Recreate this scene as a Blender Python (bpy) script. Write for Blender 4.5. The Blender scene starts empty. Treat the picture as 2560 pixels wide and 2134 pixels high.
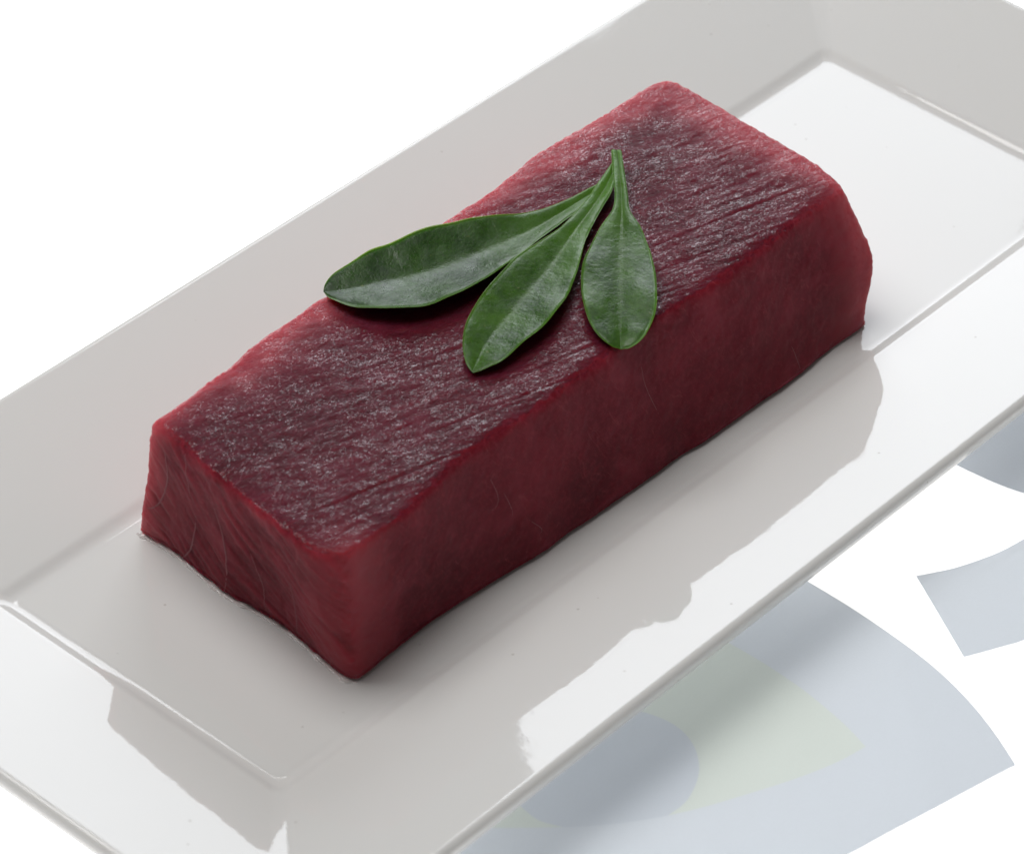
import bpy, bmesh, math, random
import numpy as np
from mathutils import Vector, Matrix
from mathutils.bvhtree import BVHTree

sc = bpy.context.scene
MM = 0.001            # everything below is laid out in millimetres, written to the scene in metres

# ------------------------------------------------------------------ camera
cam_data = bpy.data.cameras.new('camera')
cam = bpy.data.objects.new('camera', cam_data)
sc.collection.objects.link(cam)
CR, CU, CD = Vector((0.660893, -0.749497, 0.038405)), Vector((0.461098, 0.445899, 0.767178)), Vector((0.592122, 0.489314, -0.640283))
m = Matrix((CR, CU, -CD)).transposed().to_4x4()
m.translation = Vector((-427.7564, -408.9989, 590.8506)) * MM
cam.matrix_world = m
cam_data.sensor_width = 36.0
cam_data.lens = 146.13
cam_data.clip_start = 0.01
cam_data.clip_end = 20.0
cam_data.dof.use_dof = True
cam_data.dof.focus_distance = 0.915
cam_data.dof.aperture_fstop = 26.0
sc.camera = cam

# ------------------------------------------------------------------ light: dim studio, one big softbox behind the plate
world = bpy.data.worlds.new('World')
sc.world = world
world.use_nodes = True
bg = world.node_tree.nodes['Background']
bg.inputs['Color'].default_value = (1.0, 0.985, 0.965, 1)
bg.inputs['Strength'].default_value = 0.095
sc.view_settings.view_transform = 'Standard'
sc.view_settings.look = 'None'
sc.view_settings.exposure = 0.0
sc.view_settings.gamma = 1.0

PHI = math.radians(35)
e1 = Vector((math.cos(PHI), math.sin(PHI), 0)); e2 = Vector((-e1.y, e1.x, 0))
def softbox(name, u, v0, z, w, h, power, color, target):
    l = bpy.data.lights.new(name, 'AREA')
    l.shape = 'RECTANGLE'; l.size = w * MM; l.size_y = h * MM
    l.energy = power; l.color = color
    o = bpy.data.objects.new(name, l)
    pos = (e1 * u + e2 * v0 + Vector((0, 0, z)))
    o.location = pos * MM
    o.rotation_euler = (pos - Vector(target)).to_track_quat('Z', 'Y').to_euler()
    sc.collection.objects.link(o)
    return o
# vertical panel facing the camera side; radiance = power / (pi * area)
PW, PH = 396, 465
softbox('softbox_lamp', 874, 202 - PW / 2, 437, PW, PH, 4.5 * math.pi * PW * PH * 1e-6, (0.90, 0.945, 1.0),
        (e1 * 0 + e2 * (202 - PW / 2) + Vector((0, 0, 437))))

# unseen strip added over the softbox for the bright line in the near crease
softbox('added_strip_lamp', 874, 127, 731, 116, 118, 6.0 * math.pi * 116 * 118 * 1e-6, (0.95, 0.97, 1.0), (e1 * 0 + e2 * 127 + Vector((0, 0, 731))))

# large dim overhead bounce above the plate
softbox('overhead_lamp', 290, 400, 1150, 900, 640, 6.3 * math.pi * 0.576, (1.0, 0.995, 0.985), (120, 40, 0)).rotation_euler = (0, 0, PHI + math.pi / 2)

# ------------------------------------------------------------------ helpers
def link(o, parent=None):
    sc.collection.objects.link(o)
    if parent is not None: o.parent = parent
    return o
def mesh_obj(name, verts, faces, mat=None, parent=None, smooth=True):
    me = bpy.data.meshes.new(name)
    me.from_pydata([tuple(v) for v in verts], [], [tuple(f) for f in faces])
    me.update()
    if smooth: me.shade_smooth()
    if mat: me.materials.append(mat)
    return link(bpy.data.objects.new(name, me), parent)
def empty(name, loc=(0, 0, 0)):
    o = bpy.data.objects.new(name, None)
    o.location = Vector(loc) * MM
    o.empty_display_size = 0.01
    return link(o)
def tag(o, label=None, cat=None, group=None, kind=None):
    if label: o['label'] = label
    if cat: o['category'] = cat
    if group: o['group'] = group
    if kind: o['kind'] = kind
    return o

class Nodes:
    def __init__(s, name):
        s.mat = bpy.data.materials.new(name); s.mat.use_nodes = True
        s.t = s.mat.node_tree; s.b = s.t.nodes['Principled BSDF']; s.out = s.t.nodes['Material Output']
    def n(s, typ, **kw):
        nd = s.t.nodes.new(typ)
        for k, v in kw.items():
            if k.startswith('_'): setattr(nd, k[1:], v)
            else: nd.inputs[k.replace('__', ' ')].default_value = v
        return nd
    def l(s, a, b): s.t.links.new(a, b)
    def coords(s, scale=(1000, 1000, 1000), rot=(0, 0, 0)):
        tc = s.n('ShaderNodeTexCoord'); mp = s.n('ShaderNodeMapping')
        r = s.n('ShaderNodeMapping'); r.inputs['Rotation'].default_value = rot
        mp.inputs['Scale'].default_value = scale
        s.l(tc.outputs['Object'], r.inputs['Vector']); s.l(r.outputs[0], mp.inputs['Vector'])
        return mp.outputs[0]
    def noise(s, vec, scale, detail=3, rough=0.5, dist=0.0):
        nd = s.n('ShaderNodeTexNoise'); s.l(vec, nd.inputs['Vector'])
        nd.inputs['Scale'].default_value = scale; nd.inputs['Detail'].default_value = detail
        nd.inputs['Roughness'].default_value = rough; nd.inputs['Distortion'].default_value = dist
        return nd.outputs['Fac']
    def ramp(s, fac, *stops):
        nd = s.n('ShaderNodeValToRGB'); cr = nd.color_ramp
        while len(cr.elements) < len(stops): cr.elements.new(0.5)
        for e, (p, c) in zip(cr.elements, stops):
            e.position = p; e.color = (*c, 1) if len(c) == 3 else c
        s.l(fac, nd.inputs['Fac']); return nd.outputs['Color']
    def math(s, op, a, b=None, c=None, clamp=False):
        nd = s.n('ShaderNodeMath', _operation=op, _use_clamp=clamp)
        for i, v in enumerate((a, b, c)):
            if v is None: continue
            if isinstance(v, (int, float)): nd.inputs[i].default_value = v
            else: s.l(v, nd.inputs[i])
        return nd.outputs[0]
    def mix(s, fac, a, b, blend='MIX'):
        nd = s.n('ShaderNodeMix', _data_type='RGBA', _blend_type=blend)
        for i, v in ((0, fac), (6, a), (7, b)):
            if isinstance(v, tuple): nd.inputs[i].default_value = (*v, 1) if len(v) == 3 else v
            elif isinstance(v, (int, float)): nd.inputs[i].default_value = v
            else: s.l(v, nd.inputs[i])
        return nd.outputs[2]
    def bump(s, h, strength=1.0, dist=0.0001, normal=None):
        nd = s.n('ShaderNodeBump'); nd.inputs['Strength'].default_value = strength; nd.inputs['Distance'].default_value = dist
        s.l(h, nd.inputs['Height'])
        if normal is not None: s.l(normal, nd.inputs['Normal'])
        return nd.outputs[0]
    def set(s, **kw):
        for k, v in kw.items():
            k = k.replace('__', ' ')
            if isinstance(v, (int, float, tuple)): s.b.inputs[k].default_value = (*v, 1) if isinstance(v, tuple) and len(v) == 3 and k != 'Subsurface Radius' else v
            else: s.l(v, s.b.inputs[k])
        return s

# vectorised value noise (numpy), p in any units, returns -1..1
def _h(i, j, k, seed):
    n = (i * 374761393 + j * 668265263 + k * 2147483647 + seed * 974711) & 0xffffffff
    n = ((n ^ (n >> 13)) * 1274126177) & 0xffffffff
    n = ((n ^ (n >> 16)) * 2246822519) & 0xffffffff
    return ((n ^ (n >> 15)) & 0xffff) / 32767.5 - 1.0
def vnoise(x, y, z, seed=0):
    xi, yi, zi = (np.floor(a).astype(np.int64) for a in (x, y, z))
    fx, fy, fz = x - xi, y - yi, z - zi
    fx, fy, fz = (a * a * a * (a * (a * 6 - 15) + 10) for a in (fx, fy, fz))
    r = 0
    for a in (0, 1):
        for b in (0, 1):
            for c in (0, 1):
                r = r + (fx if a else 1 - fx) * (fy if b else 1 - fy) * (fz if c else 1 - fz) * _h(xi + a, yi + b, zi + c, seed)
    return r
def fbm(x, y, z, seed=0, oct=3):
    r, a = 0, 1.0
    for i in range(oct):
        r = r + a * vnoise(x * 2 ** i + 17.3 * i, y * 2 ** i, z * 2 ** i, seed + i); a *= 0.5
    return r
def resample(pts, n):
    """smooth curve through pts at n even steps (Catmull-Rom)"""
    p = np.array(pts, float)
    q = np.vstack([2 * p[0] - p[1], p, 2 * p[-1] - p[-2]])
    out = []
    for i in range(len(p) - 1):
        a, b, c, d = q[i:i + 4]
        t = np.linspace(0, 1, 24, endpoint=False)[:, None]
        out.append(0.5 * ((2 * b) + (c - a) * t + (2 * a - 5 * b + 4 * c - d) * t ** 2 + (3 * b - a - 3 * c + d) * t ** 3))
    out.append(p[-1:]); o = np.vstack(out)
    s = np.concatenate([[0], np.cumsum(np.linalg.norm(np.diff(o, axis=0), axis=1))])
    t = np.linspace(0, s[-1], n)
    return np.stack([np.interp(t, s, o[:, k]) for k in range(o.shape[1])], 1)

# ------------------------------------------------------------------ shapes measured from the photograph (millimetres)
TOP_FRONT = [(34.68, 14.14), (44.46, 14.5), (56.65, 14.91), (69.75, 17.31), (80.99, 17.85), (102.55, 17.69), (117.41, 18.16), (138.06, 19.09), (161.56, 17.72), (181.58, 18.55), (203.71, 19.37)]
TOP_RIGHT = [(203.55, 19.53), (205.38, 26.16), (206.96, 34.47), (207.25, 50.48), (208.13, 62.83), (208.14, 73.14)]
TOP_BACK = [(208.14, 73.14), (204.89, 75.61), (200.93, 76.0), (186.69, 75.8), (167.44, 76.93), (152.54, 75.63), (144.92, 74.74), (132.06, 74.92), (112.51, 74.59), (91.6, 75.43), (82.02, 75.03), (69.91, 74.97), (62.29, 73.33), (49.59, 72.38), (36.85, 72.17)]
TOP_LEFT = [(36.85, 72.17), (36.1, 66.11), (34.93, 57.85), (33.67, 49.56), (32.27, 38.45), (31.19, 29.15), (30.08, 21.28), (31.72, 17.43), (34.68, 14.14)]
BOT_FRONT = [(35.08, 11.15), (53.58, 12.39), (63.91, 12.09), (75.33, 11.25), (89.55, 9.92), (102.19, 9.78), (120.86, 8.99), (137.2, 8.66), (144.84, 7.96), (153.48, 8.01), (170.23, 7.45), (188.74, 7.97), (202.5, 7.64)]
BOT_LEFT = [(36.48, 76.9), (37.18, 69.35), (36.96, 63.26), (35.31, 50.05), (36.13, 40.83), (36.18, 30.97), (33.92, 14.89), (35.08, 11.15)]
LEAF_OVAL = {'l': [(171.92, 61.57, 38.53), (168.29, 58.21, 38.33), (164.2, 54.47, 38.11), (160.29, 50.64, 37.89), (155.69, 47.47, 37.72), (150.19, 45.79, 37.77), (145.87, 44.09, 37.7), (142.33, 42.55, 37.61), (136.62, 39.72, 37.53), (131.51, 35.72, 37.34), (127.0, 31.34, 37.07), (123.66, 26.98, 36.65), (121.53, 22.69, 36.01), (121.48, 19.2, 35.16), (122.79, 16.87, 34.2)], 'r': [(173.3, 59.69, 38.53), (169.63, 55.91, 38.33), (166.22, 52.41, 38.11), (162.38, 48.5, 37.89), (158.5, 44.6, 37.72), (155.34, 38.72, 37.77), (152.86, 35.14, 37.7), (149.93, 31.21, 37.61), (145.0, 25.86, 37.53), (139.79, 21.15, 37.34), (136.27, 18.38, 37.07), (133.47, 16.88, 36.65), (128.28, 14.89, 36.01), (124.53, 15.04, 35.16), (122.79, 16.87, 34.2)], 'm': [(172.78, 60.76, 38.4), (169.23, 57.08, 38.17), (165.51, 53.46, 37.94), (161.55, 49.68, 37.71), (157.49, 46.08, 37.49), (152.83, 42.27, 37.26), (149.67, 39.68, 37.03), (145.08, 35.93, 36.8), (140.55, 32.22, 36.57), (136.11, 28.49, 36.34), (132.66, 25.55, 36.11), (129.77, 23.08, 35.8), (126.58, 20.31, 35.38), (124.01, 17.99, 34.85), (122.79, 16.87, 34.2)]}
LEAF_MIDDLE = {'l': [(169.74, 59.48, 37.39), (162.98, 57.17, 37.36), (156.33, 55.02, 37.24), (150.59, 53.61, 37.24), (145.68, 52.38, 37.21), (141.66, 51.92, 37.25), (135.14, 51.77, 37.57), (128.73, 51.67, 37.83), (122.89, 50.51, 37.9), (115.27, 48.73, 37.92), (109.19, 46.77, 37.71), (103.86, 44.46, 37.31), (99.01, 41.17, 36.75), (95.54, 37.43, 36.17), (94.2, 35.13, 35.67), (93.84, 33.43, 35.2)], 'r': [(166.5, 55.36, 37.39), (160.8, 52.04, 37.36), (156.32, 50.48, 37.24), (149.42, 47.59, 37.24), (145.8, 45.99, 37.21), (142.85, 44.46, 37.25), (136.11, 40.18, 37.57), (130.9, 37.19, 37.83), (125.67, 34.65, 37.9), (120.02, 32.69, 37.92), (113.43, 31.35, 37.71), (107.02, 31.08, 37.31), (100.14, 30.82, 36.75), (97.31, 31.69, 36.17), (95.32, 32.57, 35.67), (93.84, 33.43, 35.2)], 'm': [(168.55, 57.73, 37.0), (161.84, 54.65, 36.88), (156.34, 52.73, 36.76), (150.39, 50.89, 36.64), (146.08, 49.68, 36.52), (142.29, 48.41, 36.4), (136.6, 46.48, 36.28), (131.43, 44.97, 36.16), (126.04, 43.73, 36.04), (119.98, 42.38, 35.92), (114.24, 40.78, 35.8), (108.99, 39.58, 35.68), (102.21, 37.49, 35.56), (97.27, 35.28, 35.44), (95.15, 34.36, 35.32), (93.84, 33.43, 35.2)]}
LEAF_LONG = {'l': [(167.06, 57.24, 35.65), (161.66, 57.98, 35.96), (157.48, 58.45, 36.03), (152.77, 58.96, 36.13), (147.98, 59.87, 36.31), (142.72, 61.88, 36.65), (137.54, 64.45, 37.23), (132.38, 67.51, 37.74), (127.8, 69.52, 38.06), (122.93, 71.75, 38.34), (116.88, 73.37, 38.4), (111.86, 74.37, 38.24), (107.49, 75.93, 37.92), (101.59, 76.55, 37.3), (96.71, 77.06, 36.66), (93.53, 76.36, 35.99), (91.87, 75.24, 35.4)], 'r': [(165.47, 55.63, 35.65), (158.02, 54.36, 35.96), (154.16, 54.08, 36.03), (148.76, 53.98, 36.13), (143.58, 53.53, 36.31), (137.28, 53.09, 36.65), (128.87, 51.76, 37.23), (121.55, 51.31, 37.74), (115.68, 51.09, 38.06), (110.34, 51.31, 38.34), (104.96, 52.43, 38.4), (99.74, 54.66, 38.24), (95.5, 58.76, 37.92), (92.19, 63.71, 37.3), (90.8, 68.45, 36.66), (90.67, 72.39, 35.99), (91.87, 75.24, 35.4)], 'm': [(166.52, 56.6, 35.4), (160.44, 56.64, 35.4), (156.22, 56.82, 35.4), (151.28, 56.86, 35.4), (146.23, 57.04, 35.4), (140.22, 57.35, 35.4), (133.82, 58.54, 35.4), (127.33, 59.85, 35.4), (122.0, 61.15, 35.4), (115.91, 62.74, 35.4), (110.93, 64.79, 35.4), (106.46, 66.77, 35.4), (102.7, 68.88, 35.4), (98.0, 71.11, 35.4), (94.87, 73.02, 35.4), (92.62, 74.47, 35.4), (91.87, 75.24, 35.4)]}
SINEW_0 = [(68.08, 30.4), (67.21, 26.1), (67.04, 22.68), (67.59, 19.25), (68.38, 16.55), (69.92, 12.93), (71.68, 10.49), (74.68, 8.29)]
SINEW_1 = [(58.48, 16.4), (58.77, 13.1), (59.3, 9.63), (60.06, 6.9), (61.57, 3.69), (63.56, 1.07), (66.05, -1.18)]
SINEW_2 = [(52.64, 26.17), (51.26, 21.74), (50.1, 18.48), (48.94, 14.76), (48.49, 10.57), (48.76, 5.9), (49.51, 1.8), (51.22, -2.03)]
SINEW_3 = [(41.83, 18.32), (39.95, 15.06), (38.77, 11.34), (38.16, 7.25), (38.05, 0.53)]
SINEW_4 = [(31.09, 20.21), (29.2, 16.1), (28.61, 11.13), (28.42, 5.87), (28.62, 0.77)]
SINEW_5 = [(60.86, 32.97), (60.45, 28.86), (60.03, 24.73), (59.85, 20.87)]
THREAD_0 = [(78.71, 26.94), (80.26, 21.27), (79.61, 18.97), (76.57, 18.16)]
THREAD_1 = [(81.78, 21.68), (83.67, 15.74), (83.03, 13.42)]
THREAD_2 = [(87.86, 11.06), (91.28, 6.84), (89.77, 5.71)]
THREAD_3 = [(129.13, 27.68), (128.87, 21.71), (131.3, 13.39)]
THREAD_4 = [(175.32, 9.93), (177.26, 1.75), (177.48, -6.96)]
LENS_OUTER = [(134.66, -16.55), (134.49, -22.16), (134.29, -28.83), (134.26, -35.87), (134.08, -42.69), (133.66, -49.65), (133.0, -56.75), (131.97, -64.06), (130.23, -71.84), (127.43, -80.34), (123.71, -88.79), (119.56, -96.6), (113.97, -95.31), (106.08, -93.64), (95.63, -91.45), (85.42, -89.21), (74.8, -87.03), (63.68, -83.63), (53.42, -79.29), (41.41, -71.49), (27.49, -57.8), (15.62, -42.39), (8.56, -29.12), (9.47, -16.33), (37.57, -9.4), (84.21, -9.14), (115.39, -10.3)]
LENS_INNER = [(106.86, -22.76), (107.04, -28.95), (107.32, -38.48), (106.81, -49.47), (105.46, -58.38), (104.11, -64.62), (102.25, -70.68), (94.88, -69.23), (87.85, -67.04), (81.32, -64.52), (70.96, -60.0), (63.94, -56.71), (58.31, -53.62), (52.22, -49.65), (46.58, -45.33), (41.03, -40.3), (35.8, -35.01), (30.34, -29.28), (25.41, -23.08), (22.65, -17.57), (41.54, -13.93), (79.4, -13.24), (97.59, -16.87)]
LENS_DISC = [(58.1, -53.77), (63.53, -53.79), (68.4, -52.37), (72.66, -50.04), (76.27, -46.55), (78.57, -42.68), (79.63, -38.51), (79.2, -33.83), (77.35, -29.12), (72.75, -24.32), (63.29, -20.35), (52.91, -19.99), (44.38, -23.47), (40.31, -28.39), (39.19, -32.69), (39.22, -35.95), (40.83, -40.45), (43.38, -44.13), (46.69, -47.81), (50.74, -50.87), (54.55, -52.85)]
PRINT_BAR = [(152.15, -46.05), (155.72, -48.15), (160.35, -50.67), (167.43, -53.4), (172.65, -54.88), (179.33, -55.99), (188.17, -56.92), (197.41, -56.98), (185.66, -71.9), (173.92, -72.38), (162.02, -76.99), (152.45, -75.49), (146.31, -72.86), (142.53, -71.11), (138.53, -69.15), (145.27, -57.72)]
PRINT_CORNER = [(188.44, -21.48), (188.45, -29.32), (188.88, -34.87), (189.7, -41.05), (191.31, -47.3), (194.44, -55.1), (199.17, -62.39), (221.83, -51.84), (245.22, -35.49), (235.65, -25.62), (218.04, -20.28)]
PLATE = (282.547752, 82.5, 40.836613875, 9.1759725)

# ------------------------------------------------------------------ materials
def mat_table():
    m = Nodes('white_table_added_glow')
    m.set(Base__Color=(0.85, 0.85, 0.85), Roughness=0.55)
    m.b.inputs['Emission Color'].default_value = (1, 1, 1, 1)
    m.b.inputs['Emission Strength'].default_value = 0.80      # glow added to the table so its white shows no shadow
    return m.mat
def mat_plate():
    m = Nodes('white_glazed_porcelain')
    v = m.coords()
    big = m.noise(v, 0.012, 2)
    specks = m.noise(v, 0.55, 1)
    sp = m.ramp(specks, (0.0, (0, 0, 0)), (0.845, (0, 0, 0)), (0.87, (1, 1, 1)))
    vor = m.n('ShaderNodeTexVoronoi', Scale=0.11, Randomness=1.0); m.l(v, vor.inputs['Vector'])
    dot = m.ramp(vor.outputs['Distance'], (0.0, (1, 1, 1)), (0.022, (0.8, 0.8, 0.8)), (0.045, (0, 0, 0)))
    base = m.mix(big, (0.735, 0.725, 0.705), (0.755, 0.747, 0.732))
    col = m.mix(m.math('MULTIPLY', m.math('MULTIPLY', dot, m.noise(v, 0.11, 2)), 0.9), base, (0.33, 0.29, 0.25))
    # fine knife scratches
    vs = m.coords((1000, 60, 300), (0, 0, math.radians(38)))
    scr = m.ramp(m.noise(vs, 0.9, 1, 0.4, 0.6), (0.0, (0, 0, 0)), (0.74, (0, 0, 0)), (0.80, (1, 1, 1)))
    msk = m.ramp(m.noise(v, 0.03, 1), (0.0, (0, 0, 0)), (0.52, (0, 0, 0)), (0.62, (1, 1, 1)))
    rough = m.math('MULTIPLY_ADD', m.math('MULTIPLY', scr, msk), 0.10, 0.035)
    bh = m.math('ADD', m.math('MULTIPLY', m.noise(v, 0.045, 2), 0.4), m.math('MULTIPLY', m.noise(v, 0.25, 2), 0.07))
    nb = m.bump(bh, 1.0, 0.00016)
    nb = m.bump(dot, 0.5, 0.00004, nb)
    m.set(Base__Color=col, Roughness=rough, Normal=nb, IOR=1.5)
    m.set(Subsurface__Weight=0.15, Subsurface__Radius=(1.0, 0.9, 0.8), Subsurface__Scale=0.0015)
    return m.mat
FIB = math.radians(-14.8)
def mat_tuna():
    m = Nodes('raw_red_flesh')
    v = m.coords()
    vf = m.coords((90, 1000, 1000), (0, 0, -FIB))
    vg = m.coords((480, 1000, 1000), (0, 0, -FIB))
    cloud = m.noise(v, 0.05, 3)
    fib = m.noise(vf, 0.9, 3, 0.6, 0.3)
    base = m.ramp(cloud, (0.30, (0.110, 0.006, 0.014)), (0.5, (0.148, 0.009, 0.019)), (0.70, (0.195, 0.014, 0.027)))
    # painted glow of light through the flesh at far side, right end, near corner
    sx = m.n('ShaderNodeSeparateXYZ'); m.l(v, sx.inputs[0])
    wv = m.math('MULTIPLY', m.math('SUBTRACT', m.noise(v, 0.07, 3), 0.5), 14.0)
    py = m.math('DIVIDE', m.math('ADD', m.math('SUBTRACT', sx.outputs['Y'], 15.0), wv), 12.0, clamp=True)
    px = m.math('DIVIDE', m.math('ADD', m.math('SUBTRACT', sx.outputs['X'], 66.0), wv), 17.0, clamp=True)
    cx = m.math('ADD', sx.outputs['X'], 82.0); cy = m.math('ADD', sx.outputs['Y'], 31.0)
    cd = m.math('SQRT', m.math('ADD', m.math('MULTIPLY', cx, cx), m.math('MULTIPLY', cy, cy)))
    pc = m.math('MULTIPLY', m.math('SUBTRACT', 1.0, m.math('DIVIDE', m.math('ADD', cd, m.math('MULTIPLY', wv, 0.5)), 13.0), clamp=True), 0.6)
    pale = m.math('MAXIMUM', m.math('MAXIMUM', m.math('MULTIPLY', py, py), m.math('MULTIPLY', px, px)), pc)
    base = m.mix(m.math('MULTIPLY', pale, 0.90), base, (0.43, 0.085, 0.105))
    at = m.n('ShaderNodeAttribute', _attribute_name='fibre')
    base = m.mix(m.ramp(at.outputs['Fac'], (0.45, (0, 0, 0)), (0.9, (0.40, 0.40, 0.40))), base, (0.31, 0.030, 0.052))
    base = m.mix(m.ramp(at.outputs['Fac'], (0.1, (0.42, 0.42, 0.42)), (0.5, (0, 0, 0))), base, (0.10, 0.004, 0.009))
    fz = m.noise(v, 0.9, 4, 0.7)
    base = m.mix(m.ramp(fz, (0.45, (0, 0, 0)), (0.75, (0.5, 0.5, 0.5))), base, (0.30, 0.030, 0.050))
    patch = m.ramp(m.noise(v, 0.10, 4, 0.65, 0.5), (0.50, (0, 0, 0)), (0.72, (0.55, 0.55, 0.55)))
    base = m.mix(patch, base, (0.27, 0.032, 0.054))
    vw = m.coords((1000, 1000, 260), (0, math.radians(28), 0))
    wisp = m.ramp(m.noise(vw, 0.42, 5, 0.75, 2.4), (0.57, (0, 0, 0)), (0.70, (0.4, 0.4, 0.4)))
    base = m.mix(wisp, base, (0.36, 0.07, 0.085))
    # which way a face looks decides its cut: the top shows torn wet fibres, the sides are sliced smooth
    geo = m.n('ShaderNodeNewGeometry'); sep = m.n('ShaderNodeSeparateXYZ'); m.l(geo.outputs['True Normal'], sep.inputs[0])
    top = m.ramp(sep.outputs['Z'], (0.55, (0, 0, 0)), (0.85, (1, 1, 1)))
    f1 = m.noise(vg, 1.15, 1, 0.5, 0.8)
    f2 = m.noise(vf, 1.5, 1, 0.5, 0.8)
    f3 = m.noise(v, 0.75, 2, 0.6, 0.6)
    f4 = m.noise(v, 2.4, 2, 0.7, 1.6)
    ht = m.math('ADD', m.math('ADD', m.math('MULTIPLY', f1, 0.8), m.math('MULTIPLY', f2, 0.3)), m.math('ADD', m.math('MULTIPLY', f3, 0.7), m.math('MULTIPLY', f4, 0.55)))
    g1 = m.noise(m.coords((560, 1000, 1000), (0, 0, -FIB)), 1.05, 2, 0.45, 1.5)
    g2 = m.noise(v, 0.8, 2, 0.5, 1.0)
    cn = m.bump(m.math('ADD', g1, m.math('MULTIPLY', g2, 0.6)), 1.0, 0.00013)
    side = m.math('ADD', m.math('MULTIPLY', m.noise(v, 0.5, 4, 0.7), 0.25), m.math('MULTIPLY', m.noise(v, 0.12, 2), 0.5))
    nb = m.bump(m.mix(top, side, ht), 1.0, 0.00020)
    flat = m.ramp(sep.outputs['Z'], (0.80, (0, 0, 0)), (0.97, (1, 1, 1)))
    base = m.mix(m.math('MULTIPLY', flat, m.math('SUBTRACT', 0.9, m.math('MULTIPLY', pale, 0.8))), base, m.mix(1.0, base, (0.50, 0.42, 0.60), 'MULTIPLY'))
    wet = m.ramp(m.noise(v, 0.14, 3, 0.65), (0.34, (0.25, 0.25, 0.25)), (0.56, (1, 1, 1)))
    fleck = m.ramp(m.noise(vg, 1.5, 3, 0.6, 2.4), (0.53, (0.03, 0.03, 0.03)), (0.575, (1, 1, 1)))
    wet = m.math('MULTIPLY', wet, fleck)
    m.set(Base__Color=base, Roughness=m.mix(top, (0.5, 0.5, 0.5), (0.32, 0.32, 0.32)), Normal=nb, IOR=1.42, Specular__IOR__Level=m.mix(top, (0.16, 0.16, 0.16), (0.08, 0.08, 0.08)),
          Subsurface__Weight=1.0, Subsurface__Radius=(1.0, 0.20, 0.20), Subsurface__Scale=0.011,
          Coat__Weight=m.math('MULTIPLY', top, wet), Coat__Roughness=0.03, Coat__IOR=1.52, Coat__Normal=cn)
    return m.mat
def mat_simple(name, col, rough=0.5, **kw):
    m = Nodes(name); v = m.coords()
    n = m.noise(v, 0.4, 3)
    c = m.mix(n, tuple(x * 0.88 for x in col), tuple(min(1, x * 1.1) for x in col))
    m.set(Base__Color=c, Roughness=rough, **kw)
    return m.mat
def mat_leaf(name, dark, light, rim):
    m = Nodes(name)
    uv = m.n('ShaderNodeUVMap', _uv_map='leaf'); sep = m.n('ShaderNodeSeparateXYZ'); m.l(uv.outputs[0], sep.inputs[0])
    along, across = sep.outputs[0], sep.outputs[1]          # 0..1 stem to tip; 0..1 from midrib to margin
    v = m.coords()
    c = m.mix(m.ramp(m.noise(v, 0.11, 3, 0.6), (0.35, (0, 0, 0)), (0.7, (1, 1, 1))), dark, light)
    c = m.mix(m.ramp(m.noise(v, 1.3, 3, 0.6), (0.4, (0, 0, 0)), (0.8, (0.35, 0.35, 0.35))), c, tuple(x * 1.7 for x in light))
    stem = m.ramp(along, (0.0, (1, 1, 1)), (0.30, (0.45, 0.45, 0.45)), (0.55, (0, 0, 0)))
    c = m.mix(m.math('MULTIPLY', stem, 0.75), c, rim)
    mid = m.ramp(across, (0.0, (1, 1, 1)), (0.07, (0.55, 0.55, 0.55)), (0.22, (0, 0, 0)))
    fade = m.ramp(along, (0.0, (1, 1, 1)), (0.75, (0.6, 0.6, 0.6)), (1.0, (0.05, 0.05, 0.05)))
    c = m.mix(m.math('MULTIPLY', m.math('MULTIPLY', mid, fade), 0.20), c, (0.12, 0.22, 0.025))
    edge = m.ramp(across, (0.88, (0, 0, 0)), (1.0, (0.8, 0.8, 0.8)))
    c = m.mix(edge, c, rim)
    spots = m.ramp(m.noise(v, 0.55, 2), (0.72, (0, 0, 0)), (0.80, (0.5, 0.5, 0.5)))
    c = m.mix(spots, c, (0.22, 0.22, 0.08))
    hb = m.math('ADD', m.math('MULTIPLY', m.noise(v, 0.26, 4, 0.65), 1.5), m.math('MULTIPLY', m.noise(v, 1.8, 3, 0.7), 0.09))
    nb = m.bump(hb, 1.0, 0.00017)
    rg = m.ramp(m.noise(v, 0.35, 3), (0.3, (0.24, 0.24, 0.24)), (0.7, (0.40, 0.40, 0.40)))
    m.set(Base__Color=c, Roughness=rg, Normal=nb, IOR=1.38, Subsurface__Weight=0.35,
          Subsurface__Radius=(0.35, 1.0, 0.15), Subsurface__Scale=0.0012)
    return m.mat
def mat_print(name, col):
    m = Nodes(name); v = m.coords()
    g = m.noise(v, 2.2, 4, 0.75)
    c = m.mix(g, tuple(x * 0.93 for x in col), tuple(min(1, x * 1.06) for x in col))
    nb = m.bump(m.noise(v, 1.6, 3, 0.7), 0.5, 0.00005)
    m.set(Base__Color=c, Roughness=0.75, Normal=nb, IOR=1.4)
    # thin printed piece: part of the table's added glow comes through it
    tr = m.n('ShaderNodeBsdfTranslucent'); tr.inputs['Color'].default_value = (0.90, 0.915, 0.93, 1)
    mx = m.n('ShaderNodeMixShader', Fac=0.42); m.l(m.b.outputs[0], mx.inputs[1]); m.l(tr.outputs[0], mx.inputs[2])
    m.l(mx.outputs[0], m.out.inputs['Surface'])
    return m.mat

# ------------------------------------------------------------------ table
TZ = -11.0
tb = bmesh.new()
R = 1500
vs = [tb.verts.new((x * MM, y * MM, TZ * MM)) for x, y in ((-R, -R), (R, -R), (R, R), (-R, R))]
tb.faces.new(vs)
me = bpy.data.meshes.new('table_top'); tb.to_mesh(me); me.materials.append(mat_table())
tag(link(bpy.data.objects.new('table_top', me)), kind='structure')

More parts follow.
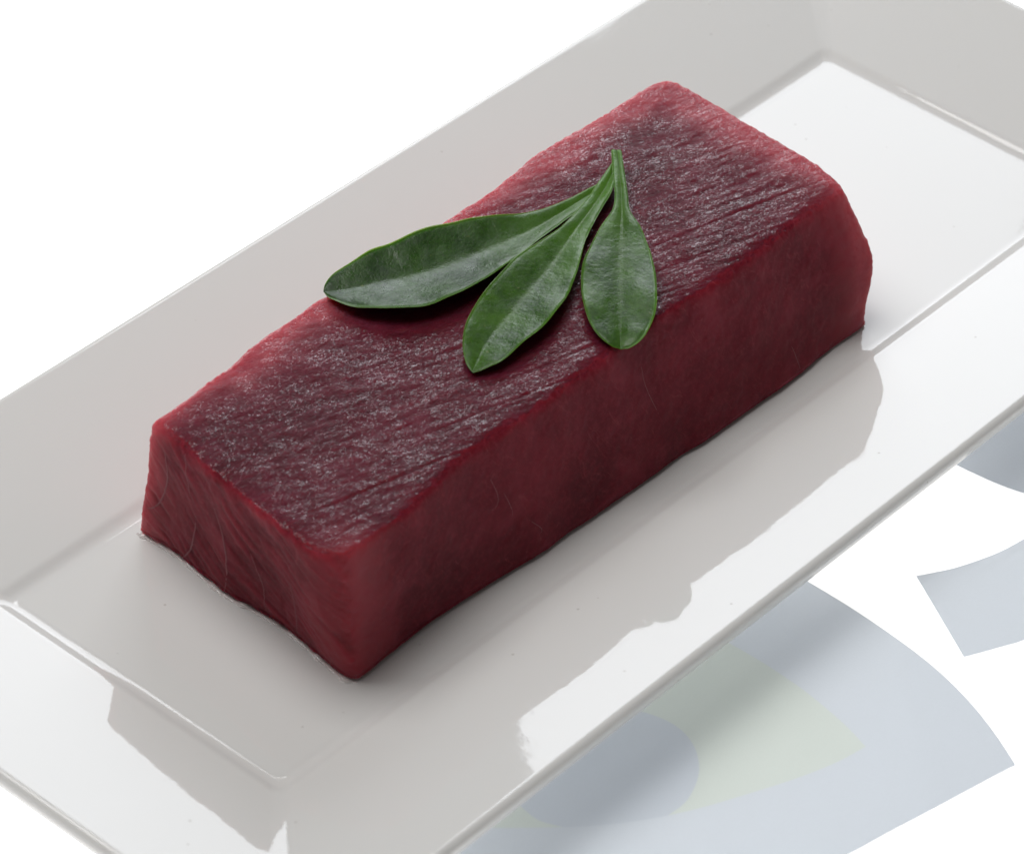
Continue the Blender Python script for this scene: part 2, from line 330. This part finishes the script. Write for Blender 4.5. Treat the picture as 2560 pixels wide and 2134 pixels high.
# ------------------------------------------------------------------ plate
PL, PWD, PA, PHT = PLATE; PHT = 9.6
SL = PHT / PA
def ring(o, z, rad, seg=10, ns=60, nw=24):
    x0, x1, y0, y1 = -o, PL + o, -o, PWD + o
    pts = []
    cs = [((x1 - rad, y0 + rad), -90), ((x1 - rad, y1 - rad), 0), ((x0 + rad, y1 - rad), 90), ((x0 + rad, y0 + rad), 180)]
    for i, ((cx, cy), a0) in enumerate(cs):
        arc = [(cx + rad * math.cos(math.radians(a0 + 90 * k / seg)), cy + rad * math.sin(math.radians(a0 + 90 * k / seg))) for k in range(seg + 1)]
        pts += arc
        (nx, ny), na = cs[(i + 1) % 4]
        e = (nx + rad * math.cos(math.radians(na)), ny + rad * math.sin(math.radians(na)))
        s = arc[-1]; n = ns if i in (1, 3) else nw
        pts += [(s[0] + (e[0] - s[0]) * k / n, s[1] + (e[1] - s[1]) * k / n) for k in range(1, n)]
    return [(x, y, z) for x, y in pts]
def sweep(name, prof, mat, parent, cap_first=False, cap_last=False):
    verts, faces = [], []
    n = None
    for o, z, rad in prof:
        r = ring(o, z, rad); n = len(r); verts += [(x * MM, y * MM, zz * MM) for x, y, zz in r]
    for i in range(len(prof) - 1):
        for k in range(n):
            a, b = i * n + k, i * n + (k + 1) % n
            faces.append((a, a + n, b + n, b))
    if cap_first: faces.append(tuple(range(n)))
    if cap_last: faces.append(tuple(range((len(prof) - 1) * n, len(prof) * n)))
    return mesh_obj(name, verts, faces, mat, parent)
M_PLATE = mat_plate()
plate = tag(empty('serving_plate', (0, 0, TZ)), 'long rectangular white glazed porcelain plate with wide sloping rim under the fish', 'plate')
def unlift(o): o.location = Vector((0, 0, -TZ)) * MM; return o
F = 3.6                                      # half width of the fillet where floor meets rim
floor_prof = [(-20, 0, 1.5), (-F - 1.5, 0, 1.6)]
STEP = (-3.4, 0.0, 2.0)                        # a small step: floor curls up steeply, then eases into the rim
def tilt(o):
    a, b, c = STEP; s_ = lambda t: t * t * (3 - 2 * t)
    if o < b: return PEAK * s_(max(0, (o - a) / (b - a)))
    return PEAK + (RSL - PEAK) * s_(min(1, (o - b) / (c - b)))
PEAK = math.tan(math.radians(25)); RSL = 0.2
fil = []; zz = 0.0; po = STEP[0]
for o_ in np.linspace(STEP[0], STEP[2], 25):
    zz += tilt((o_ + po) / 2) * (o_ - po); po = o_
    fil.append((o_, zz, 2.2 + 0.8 * (o_ - STEP[0]) / 6.6))
ZS = zz; RSL = (PHT - ZS) / (PA - STEP[2])
unlift(sweep('plate_floor', [(o, z, r) for o, z, r in floor_prof] + fil[:1], M_PLATE, plate, cap_first=True))
rim = fil[:]
rim += [(o, ZS + RSL * (o - STEP[2]), 3.0 + (o / PA) * 2.0) for o in np.linspace(STEP[2] + 1, PA - 2.35, 12)]
# rounded lip, 4.5 mm thick
LT = 4.4
for t in np.linspace(0, 1, 12):
    a = math.radians(102 - 107 * t)
    rim.append((PA - 1.7 + 1.7 * math.cos(a), ZS + RSL * (PA - 2.053 - STEP[2]) - 1.663 + 1.7 * math.sin(a), 5.0))
rim += [(PA - 0.2, PHT - 3.6, 5.0), (PA - 0.7, PHT - LT + 0.1, 5.0), (PA - 1.8, PHT - LT - 0.3, 5.0), (PA - 5, PHT - LT - 0.9, 5.0)]
unlift(sweep('rim', rim, M_PLATE, plate))
under = [(PA - 5, PHT - LT - 0.9, 5.0), (24, 0.2, 4), (8, -4.2, 4), (2.5, -7.4, 4), (1.5, -10.4, 4), (0.8, -11 + .02, 4), (-1.2, -11 + .02, 3.5), (-2.0, -10.2, 3.0), (-3, -7.0, 3), (-8, -6.5, 3)]
unlift(sweep('foot', under, M_PLATE, plate, cap_last=True))

# ------------------------------------------------------------------ raw fish block
NL, NS, NH = 420, 170, 90
def make_block():
    c = lambda p, n: resample(p, n + 1)
    tops = [c(TOP_FRONT, NL), c(TOP_RIGHT, NS), c(TOP_BACK, NL), c(TOP_LEFT, NS)]
    # bottom: front and left seen, right and back hidden under the block
    bf = c(BOT_FRONT, NL)
    br_ = c([BOT_FRONT[-1], (206.5, 25), (209.5, 55), (209, 79)], NS)
    bb = c([(209, 79), (170, 80.5), (120, 78.5), (75, 79.5), BOT_LEFT[0]], NL)
    bl = c(BOT_LEFT, NS)
    bots = [bf, br_, bb, bl]
    T = np.vstack([e[:-1] for e in tops]); B = np.vstack([e[:-1] for e in bots])
    n = len(T); u = np.arange(n)
    # distance of each ring position from the far right corner, for its bulging end
    k_right = NL
    near_right = np.exp(-((u - k_right) / 26.0) ** 2) + np.where(u > k_right, np.exp(-((u - k_right) / 90.0) ** 2), 0) * 0.3
    prof = lambda v: np.interp(v, [0, .10, .22, .34, .5, .68, .85, 1.0], [0, .1, 1.4, 3.4, 5.2, 3.6, 1.2, 0])
    rings = []
    for j in range(NH + 1):
        v = j / NH
        r = B * (1 - v) + T * v
        b = prof(v)
        r = r + np.outer(np.minimum(near_right, 1) * b, [0.10, -1.0]) * 0.75
        r = r + np.outer(np.minimum(near_right, 1) * b, [0.40, 0.0])
        # front long face very slightly full, left end slightly hollow
        fr = np.where(u < NL, np.sin(np.pi * np.clip(u / NL, 0, 1)) ** .5, 0)
        r[:, 1] -= fr * 1.0 * math.sin(math.pi * v)
        le = np.where(u > 2 * NL + NS, np.sin(np.pi * np.clip((u - 2 * NL - NS) / NS, 0, 1)), 0)
        r[:, 0] += le * 0.6 * math.sin(math.pi * v)
        z = 0.2 + (34 - 0.2) * v
        rings.append(np.column_stack([r, np.full(n, z)]))
    side = np.vstack(rings)
    def cap(e, z):
        f, r, b, l = [x for x in e]
        s = np.linspace(0, 1, NL + 1)[:, None, None]; t = np.linspace(0, 1, NS + 1)[None, :, None]
        bk = b[::-1]; lf = l[::-1]
        g = (1 - t) * f[:, None] + t * bk[:, None] + (1 - s) * lf[None] + s * r[None] \
            - ((1 - s) * (1 - t) * f[0] + s * (1 - t) * f[-1] + (1 - s) * t * bk[0] + s * t * bk[-1])
        return np.dstack([g, np.full(g.shape[:2], z)])
    faces = []
    for j in range(NH):
        a = j * n + u; b = j * n + (u + 1) % n
        faces.append(np.column_stack([a, b, b + n, a + n]))
    # caps share the ring's vertices
    def capidx(ringbase, off):
        idx = np.empty((NL + 1, NS + 1), int)
        idx[:, 0] = ringbase + np.arange(NL + 1)
        idx[NL, :] = ringbase + NL + np.arange(NS + 1)
        idx[::-1, NS] = ringbase + NL + NS + np.arange(NL + 1)
        idx[0, ::-1] = ringbase + (2 * NL + NS + np.arange(NS + 1)) % n
        inner = off + np.arange((NL - 1) * (NS - 1)).reshape(NL - 1, NS - 1)
        idx[1:-1, 1:-1] = inner
        return idx
    ct, cb = cap(tops, 34.0), cap(bots, 0.2)
    off = len(side)
    it = capidx(NH * n, off); ib = capidx(0, off + (NL - 1) * (NS - 1))
    V = np.vstack([side, ct[1:-1, 1:-1].reshape(-1, 3), cb[1:-1, 1:-1].reshape(-1, 3)])
    q = lambda i, flip: np.column_stack([x.ravel() for x in ((i[:-1, :-1], i[1:, :-1], i[1:, 1:], i[:-1, 1:]) if not flip else (i[:-1, :-1], i[:-1, 1:], i[1:, 1:], i[1:, :-1]))])
    faces.append(q(it, False)); faces.append(q(ib, True))
    Fc = np.vstack(faces)
    # rounded edges
    E = np.unique(np.sort(np.vstack([Fc[:, [0, 1]], Fc[:, [1, 2]], Fc[:, [2, 3]], Fc[:, [3, 0]]]), axis=1), axis=0)
    deg = np.bincount(E.ravel(), minlength=len(V)).astype(float)
    def smooth(V, it, w=0.6):
        for _ in range(it):
            S = np.zeros_like(V)
            for k in range(3):
                S[:, k] = np.bincount(E[:, 0], V[E[:, 1], k], len(V)) + np.bincount(E[:, 1], V[E[:, 0], k], len(V))
            V = V + w * (S / deg[:, None] - V)
        return V
    V0 = V.copy(); V = smooth(V, 58)
    low = V0[:, 2] < 0.8                                       # keep the foot on the plate
    V[low] = V[low] * 0.5 + V0[low] * 0.5
    def normals(V):
        a = V[Fc[:, 2]] - V[Fc[:, 0]]; b = V[Fc[:, 3]] - V[Fc[:, 1]]
        nf = np.cross(a, b); N = np.zeros_like(V)
        for i in range(4):
            for k in range(3): N[:, k] += np.bincount(Fc[:, i], nf[:, k], len(V))
        return N / np.maximum(np.linalg.norm(N, axis=1), 1e-9)[:, None]
    N = normals(V)
    V = V + N * (0.65 * (1 - np.abs(N[:, 2:3])))
    x, y, z = V.T
    ca, sa = math.cos(FIB), math.sin(FIB)
    f = x * ca + y * sa; g = -x * sa + y * ca
    top = np.clip((N[:, 2] - 0.70) / 0.28, 0, 1)
    bottom = np.clip((-N[:, 2] - 0.3) / 0.4, 0, 1)
    # torn fibres and knife steps on the top
    wob = g + 0.5 * vnoise(f / 14, g / 9, z * 0, 3)
    d = 0.07 * vnoise(f / 16, wob / 1.3, z * 0, 5) + 0.06 * vnoise(f / 6, wob / 0.75, z * 0, 6) \
        + 0.10 * fbm(f / 6, g / 3.2, z * 0, 8) + 0.10 * vnoise(f / 2.6, g / 1.1, z * 0, 9) + 0.35 * fbm(x / 24, y / 16, z * 0, 12, 2)
    for g0, f0, f1, dep, wd in ((21.2, 30, 110, .30, .5), (24.0, 30, 92, .24, .4), (36.5, 20, 95, .22, .45), (45.5, 60, 130, .14, .4), (58, 110, 190, .12, .4), (66, 120, 200, .12, .4), (74, 130, 200, .14, .5), (30.5, 70, 150, .14, .4), (52, 80, 140, .12, .4)):
        w_ = np.clip((f - f0) / 8, 0, 1) * np.clip((f1 - f) / 8, 0, 1)
        gg = (g - g0 - 0.9 * vnoise(f / 19, z * 0 + g0, z * 0, 21)) / wd
        d = d - dep * w_ * np.exp(-gg ** 2) + dep * 0.5 * w_ * np.exp(-(gg - 1.8) ** 2)
    sd = 0.26 * fbm(x / 9, y / 9, z / 9, 31, 3) + 0.07 * fbm(x / 1.4, y / 1.4, z / 1.4, 35, 2)
    # sliced left end: slanting muscle sheets
    left = np.clip((-N[:, 0] - 0.5) / 0.3, 0, 1)
    wv = 2.2 * vnoise(y / 14, z / 14, z * 0, 40)
    sheet = y * 0.60 - z * 0.80 + wv; along = y * 0.80 + z * 0.60
    lf1 = vnoise(sheet / 1.7, along / 16, z * 0, 41); lf2 = vnoise(sheet / 0.75, along / 8, z * 0, 43)
    sd = sd + left * (0.16 * lf1 + 0.09 * lf2)
    fibre = 0.5 + 0.5 * (left * (0.55 * lf1 + 0.5 * lf2) + top * 0.4 * vnoise(f / 12, wob / 1.0, z * 0, 61))
    edge = np.clip(1 - np.abs(np.abs(N).max(axis=1) - 0.75) / 0.2, 0, 1)
    ragged = edge * 0.24 * fbm(x / 1.1, y / 1.1, z / 1.1, 51, 2)
    D = (top * 0.75 * d + (1 - top) * sd + ragged) * (1 - bottom)
    V = V + N * D[:, None]
    V[:, 2] = np.maximum(V[:, 2], 0.06)
    return V, Fc, np.clip(fibre, 0, 1)
TV, TF, FIBRE = make_block()
# knock the block's base down to the plate floor
tuna = tag(empty('fish_block', (118, 44, 0.05)), 'thick raw dark red tuna block lying on the plate under three green leaves', 'raw fish')
off = np.array([118, 44, 0.05])
me = bpy.data.meshes.new('flesh')
me.vertices.add(len(TV)); me.vertices.foreach_set('co', ((TV - off) * MM).ravel())
me.loops.add(TF.size); me.loops.foreach_set('vertex_index', TF.ravel().astype(np.int32))
me.polygons.add(len(TF)); me.polygons.foreach_set('loop_start', (np.arange(len(TF)) * 4).astype(np.int32))
me.update(calc_edges=True); me.validate(); me.shade_smooth()
ca_ = me.attributes.new('fibre', 'FLOAT', 'POINT'); ca_.data.foreach_set('value', FIBRE.astype(np.float32))
me.materials.append(mat_tuna())
flesh = link(bpy.data.objects.new('flesh', me), tuna)
bvh = BVHTree.FromPolygons([Vector(v) for v in TV], [tuple(f) for f in TF.tolist()])

def strip(name, pts, w, h, mat, parent, org, nrm, seed=0, taper=True):
    """a thin raised thread along pts (mm), lying on a surface with normal nrm"""
    p = resample(pts, max(8, len(pts) * 6)); verts, faces = [], []
    nrm = np.array(nrm, float); rnd = random.Random(seed)
    for i, q in enumerate(p):
        a = p[min(i + 1, len(p) - 1)] - p[max(i - 1, 0)]; a /= max(np.linalg.norm(a), 1e-9)
        s = np.cross(nrm, a); s /= max(np.linalg.norm(s), 1e-9)
        t = i / (len(p) - 1); k = (math.sin(math.pi * min(max(t, .04), .96)) ** .5 if taper else 1) * rnd.uniform(.9, 1.1)
        for ang in (-90, -30, 30, 90):
            c_, s_ = math.sin(math.radians(ang)), math.cos(math.radians(ang))
            verts.append((q + s * w * k * c_ + nrm * (h * k * s_ - 0.03) - org) * MM)
    for i in range(len(p) - 1):
        for j in range(3):
            a = i * 4 + j; faces.append((a, a + 1, a + 5, a + 4))
    return mesh_obj(name, verts, faces, mat, parent)
M_SINEW = mat_simple('pale_sinew', (0.25, 0.060, 0.075), 0.6, Subsurface__Weight=0.6, Subsurface__Radius=(1.0, .4, .35), Subsurface__Scale=0.001)
for i, s in enumerate((SINEW_0, SINEW_1, SINEW_2, SINEW_3, SINEW_4, SINEW_5)):
    pts = []
    for y, z in resample(s, 20):
        h = bvh.ray_cast(Vector((0, y, max(z, .8))), Vector((1, 0, 0)))
        if h[0]: pts.append(np.array(h[0]))
    if len(pts) > 3: strip('sinew', pts, 0.25 if i < 3 else 0.17, 0.10, M_SINEW, flesh, off, (-1, 0, 0.03), i)
for i, s in enumerate((THREAD_0, THREAD_1, THREAD_2, THREAD_3, THREAD_4)):
    pts = []
    for x, z in resample(s, 14):
        h = bvh.ray_cast(Vector((x, -20, z)), Vector((0, 1, 0)))
        if h[0]: pts.append(np.array(h[0]))
    if len(pts) > 3: strip('sinew', pts, 0.12, 0.06, M_SINEW, flesh, off, (0, -1, 0.1), 20 + i)
# juice seeping out along the foot of the left end
m = Nodes('clear_juice'); m.set(Base__Color=(0.95, 0.88, 0.86), Roughness=0.12, IOR=1.36, Transmission__Weight=0.45)
M_JUICE = m.mat
rnd = random.Random(4)
bl = resample(BOT_LEFT, 240)
verts, faces = [], []
for i, q in enumerate(bl):
    w = 0.55 + 0.35 * math.sin(i * .31) * math.sin(i * .083 + 1) + rnd.uniform(-.05, .05)
    w = 0.62 * max(0.12, w) * min(1, i / 6 + .1, (239 - i) / 6 + .1)
    for a in (0, 30, 60, 90, 120):
        a = math.radians(a)
        verts.append((np.array([q[0] - 0.35 - (0.35 + w) * math.cos(a), q[1], 0.04 + 1.1 * w * math.sin(a)]) - off) * MM)
for i in range(239):
    for j in range(4):
        a = i * 5 + j; faces.append((a, a + 1, a + 6, a + 5))
mesh_obj('juice_bead', verts, faces, M_JUICE, tuna)

# ------------------------------------------------------------------ leaves
def make_leaf(data, label, mat, thick, seed, rot=0.0):
    n = 90; K = 11
    l, r, mid = (resample(data[k], n) for k in ('l', 'r', 'm'))
    # even steps run at different speeds on the three curves; re-seat the midrib between the margins
    top = mid.min(axis=0); org = mid.mean(axis=0); org[2] = mid[:, 2].min() - thick
    rows = []
    for i in range(n):
        row = []
        w = np.linalg.norm(l[i, :2] - r[i, :2])
        for k in range(-K, K + 1):
            t = abs(k) / K; e = l[i] if k < 0 else r[i]
            p = mid[i] * (1 - t) + e * t
            p[2] = mid[i][2] + (e[2] - mid[i][2]) * (t ** 1.7) - 0.25 * math.sin(math.pi * t) * min(1, w / 8) * -1.0
            p[2] += 0.35 * float(vnoise(np.array(p[0] / 6.), np.array(p[1] / 6.), np.array(0.), seed)) * t * min(1, w / 8)
            p[2] -= 0.10 * (1 - t) ** 4 * min(1, w / 5)
            row.append(p)
        rows.append(row)
    R_ = np.array(rows)                                      # n x (2K+1) x 3
    W_ = np.linalg.norm(R_[:, 0, :2] - R_[:, -1, :2], axis=1)
    th = thick * np.clip(W_ / 3.0, 0.25, 1)
    M = 2 * K + 1
    tt = np.abs(np.linspace(-1, 1, M))
    shape = np.sqrt(np.clip(1 - tt ** 4, 0.0, 1))
    up = R_.copy(); dn = R_.copy()
    dn[:, :, 2] -= th[:, None] * (0.25 + 0.75 * shape[None])
    # round the margin: top sheet dips a little at the very edge
    up[:, :, 2] -= th[:, None] * 0.35 * (tt[None] ** 10)
    verts = [tuple((v - org) * MM) for v in up.reshape(-1, 3)] + [tuple((v - org) * MM) for v in dn.reshape(-1, 3)]
    o2 = n * M; faces = []
    for i in range(n - 1):
        for k in range(M - 1):
            a = i * M + k
            faces.append((a, a + M, a + M + 1, a + 1))
            faces.append((o2 + a, o2 + a + 1, o2 + a + M + 1, o2 + a + M))
        a = i * M; faces.append((a, o2 + a, o2 + a + M, a + M))
        a = i * M + M - 1; faces.append((a, a + M, o2 + a + M, o2 + a))
    for k in range(M - 1):
        faces.append((k, k + 1, o2 + k + 1, o2 + k))
        a = (n - 1) * M + k; faces.append((a, o2 + a, o2 + a + 1, a + 1))
    root = tag(empty('leaf', tuple(org)), label, 'leaf', 'green leaves laid on the fish')
    o = mesh_obj('blade', verts, faces, mat, root)
    uvl = o.data.uv_layers.new(name='leaf')
    uvs = np.zeros((2 * o2, 2))
    uvs[:, 0] = np.tile(np.repeat(np.linspace(0, 1, n), M), 2); uvs[:, 1] = np.tile(tt, 2 * n)
    li = np.empty(len(o.data.loops), np.int32); o.data.loops.foreach_get('vertex_index', li)
    uvl.data.foreach_set('uv', uvs[li].astype(np.float32).ravel())
    # midrib: a slim rounded rib, stout in the stalk and dying out towards the tip
    verts, faces = [], []
    nn = int(n * 0.62)
    for i in range(nn):
        a = mid[min(i + 1, n - 1)] - mid[max(i - 1, 0)]; a /= np.linalg.norm(a)
        s = np.cross((0, 0, 1), a); s /= np.linalg.norm(s)
        wr = min(0.30 * W_[i], 0.50) * (1 - i / nn) ** 2.0 + 0.01
        hr = 0.14 * wr
        base = R_[i, K]
        for ang in range(-90, 91, 30):
            q = base + s * wr * math.sin(math.radians(ang)) + np.array([0, 0, hr * math.cos(math.radians(ang)) - 0.02])
            verts.append(tuple((q - org) * MM))
    for i in range(nn - 1):
        for j in range(6):
            a = i * 7 + j; faces.append((a, a + 7, a + 8, a + 1))
    mesh_obj('midrib', verts, faces, M_RIB, root)
    return root
M_RIB = mat_simple('leaf_midrib', (0.038, 0.10, 0.011), 0.7, Subsurface__Weight=0.3, Subsurface__Radius=(.5, 1, .2), Subsurface__Scale=0.001)
LA = mat_leaf('long_leaf_skin', (0.010, 0.034, 0.004), (0.026, 0.072, 0.007), (0.085, 0.20, 0.016))
LB = mat_leaf('green_leaf_skin', (0.018, 0.055, 0.006), (0.052, 0.125, 0.012), (0.085, 0.21, 0.018))
make_leaf(LEAF_LONG, 'longest dark green leaf, its tip over the far left edge of the fish', LA, 0.9, 3)
make_leaf(LEAF_MIDDLE, 'middle leaf of the three, pointed tip, lying slantwise over the long leaf stalk', LB, 0.9, 5)
make_leaf(LEAF_OVAL, 'shortest oval leaf with upright stalk, rightmost of the three on the fish', LB, 0.9, 7)

# ------------------------------------------------------------------ printed pattern, built as separate thin pieces over the glowing table
def sheet(name, pts, z, mat, parent, org, th=0.03):
    p = resample(list(pts) + [pts[0]], 4 * len(pts)) if False else np.array(pts)
    n = len(p)
    verts = [((x - org[0]) * MM, (y - org[1]) * MM, (z + th - org[2]) * MM) for x, y in p] + [((x - org[0]) * MM, (y - org[1]) * MM, (z - org[2]) * MM) for x, y in p]
    faces = [tuple(range(n)), tuple(reversed(range(n, 2 * n)))] + [(i, i + n, (i + 1) % n + n, (i + 1) % n) for i in range(n)]
    o = mesh_obj(name, verts, faces, mat, parent, smooth=False)
    bm = bmesh.new(); bm.from_mesh(o.data)
    bmesh.ops.triangulate(bm, faces=[f for f in bm.faces if len(f.verts) > 4])
    bmesh.ops.recalc_face_normals(bm, faces=bm.faces); bm.to_mesh(o.data); bm.free()
    return o
def curvy(pts, corners):
    """smooth outline that keeps the sharp corners whose index is listed"""
    n = len(pts); out = []
    if not corners: 
        q = resample([pts[-2], pts[-1]] + list(pts) + [pts[0], pts[1]], 8 * (n + 4))
        q = resample(list(pts) + [pts[0]], n * 5)[:-1]; return q
    cs = sorted(corners)
    for a, b in zip(cs, cs[1:] + [cs[0] + n]):
        seg = [pts[i % n] for i in range(a, b + 1)]
        q = resample(seg, 6 * (b - a) + 1) if b - a > 1 else np.array(seg)
        out += list(q[:-1])
    return out
BLUE = mat_print('blue_grey_print', (0.80, 0.84, 0.885)); GREEN = mat_print('pale_green_print', (0.80, 0.85, 0.785))
BLUE2 = mat_print('grey_blue_print', (0.72, 0.765, 0.82))
z0 = TZ + 0.05
org = (100, -80, TZ)
lens = tag(empty('printed_shape', org), 'large pointed blue-grey printed shape with pale green lens and blue disc beside the plate', 'paper shape', 'printed shapes on the white table')
lo = curvy(LENS_OUTER, [0, 11, 20, 22, 23])
arc = [tuple(q) for q in resample([LENS_INNER[12]] + LENS_DISC[1:16] + [LENS_INNER[15]], 90)]            # edge of the disc from its right to its left meeting with the lens
cut = [0, 6, 12, 15, 19, 20]
segs = []
for a_, b_ in zip(cut, cut[1:] + [len(LENS_INNER)]):
    pts_ = [LENS_INNER[i % len(LENS_INNER)] for i in range(a_, b_ + 1)]
    segs.append([tuple(q) for q in (resample(pts_, 6 * (b_ - a_) + 1) if b_ - a_ > 1 else pts_)])
inner = [q for sg in segs for q in sg[:-1]]
green = [q for i_, sg in enumerate(segs) for q in (arc[:-1] if i_ == 2 else sg[:-1])]
disc = arc[:-1] + [tuple(q) for q in segs[2][::-1][:-1]]
# the blue sheet has the lens cut out of it; its outline runs in and out of the hole under the plate
ki = min(range(len(inner)), key=lambda i: (inner[i][0] - LENS_INNER[21][0]) ** 2 + (inner[i][1] - LENS_INNER[21][1]) ** 2)
ko = min(range(len(lo)), key=lambda i: (lo[i][0] - LENS_OUTER[25][0]) ** 2 + (lo[i][1] - LENS_OUTER[25][1]) ** 2)
hole = [inner[(ki - j) % len(inner)] for j in range(len(inner) + 1)]
hole[-1] = (hole[-1][0] + .01, hole[-1][1] + .01)
lo = [tuple(q) for q in lo]
outer = lo[:ko + 1] + hole + [(lo[ko][0] + .01, lo[ko][1] + .01)] + lo[ko + 1:]
sheet('outer_layer', outer, z0, BLUE, lens, org)
sheet('middle_layer', green, z0, GREEN, lens, org)['label'] = 'pale green lens'
sheet('disc', disc, z0, BLUE2, lens, org)['label'] = 'blue-grey disc in the middle'
org = (160, -62, TZ)
o = tag(empty('printed_shape', org), 'curved blue-grey printed bar cut off by the right edge of the photo', 'paper shape', 'printed shapes on the white table')
sheet('outer_layer', curvy(PRINT_BAR, [0, 7, 8, 14]), z0, BLUE, o, org)
org = (200, -40, TZ)
o = tag(empty('printed_shape', org), 'dark blue-grey printed piece close to the plate rim at the far right', 'paper shape', 'printed shapes on the white table')
sheet('outer_layer', curvy(PRINT_CORNER, [0, 6, 8, 9]), z0, BLUE2, o, org)
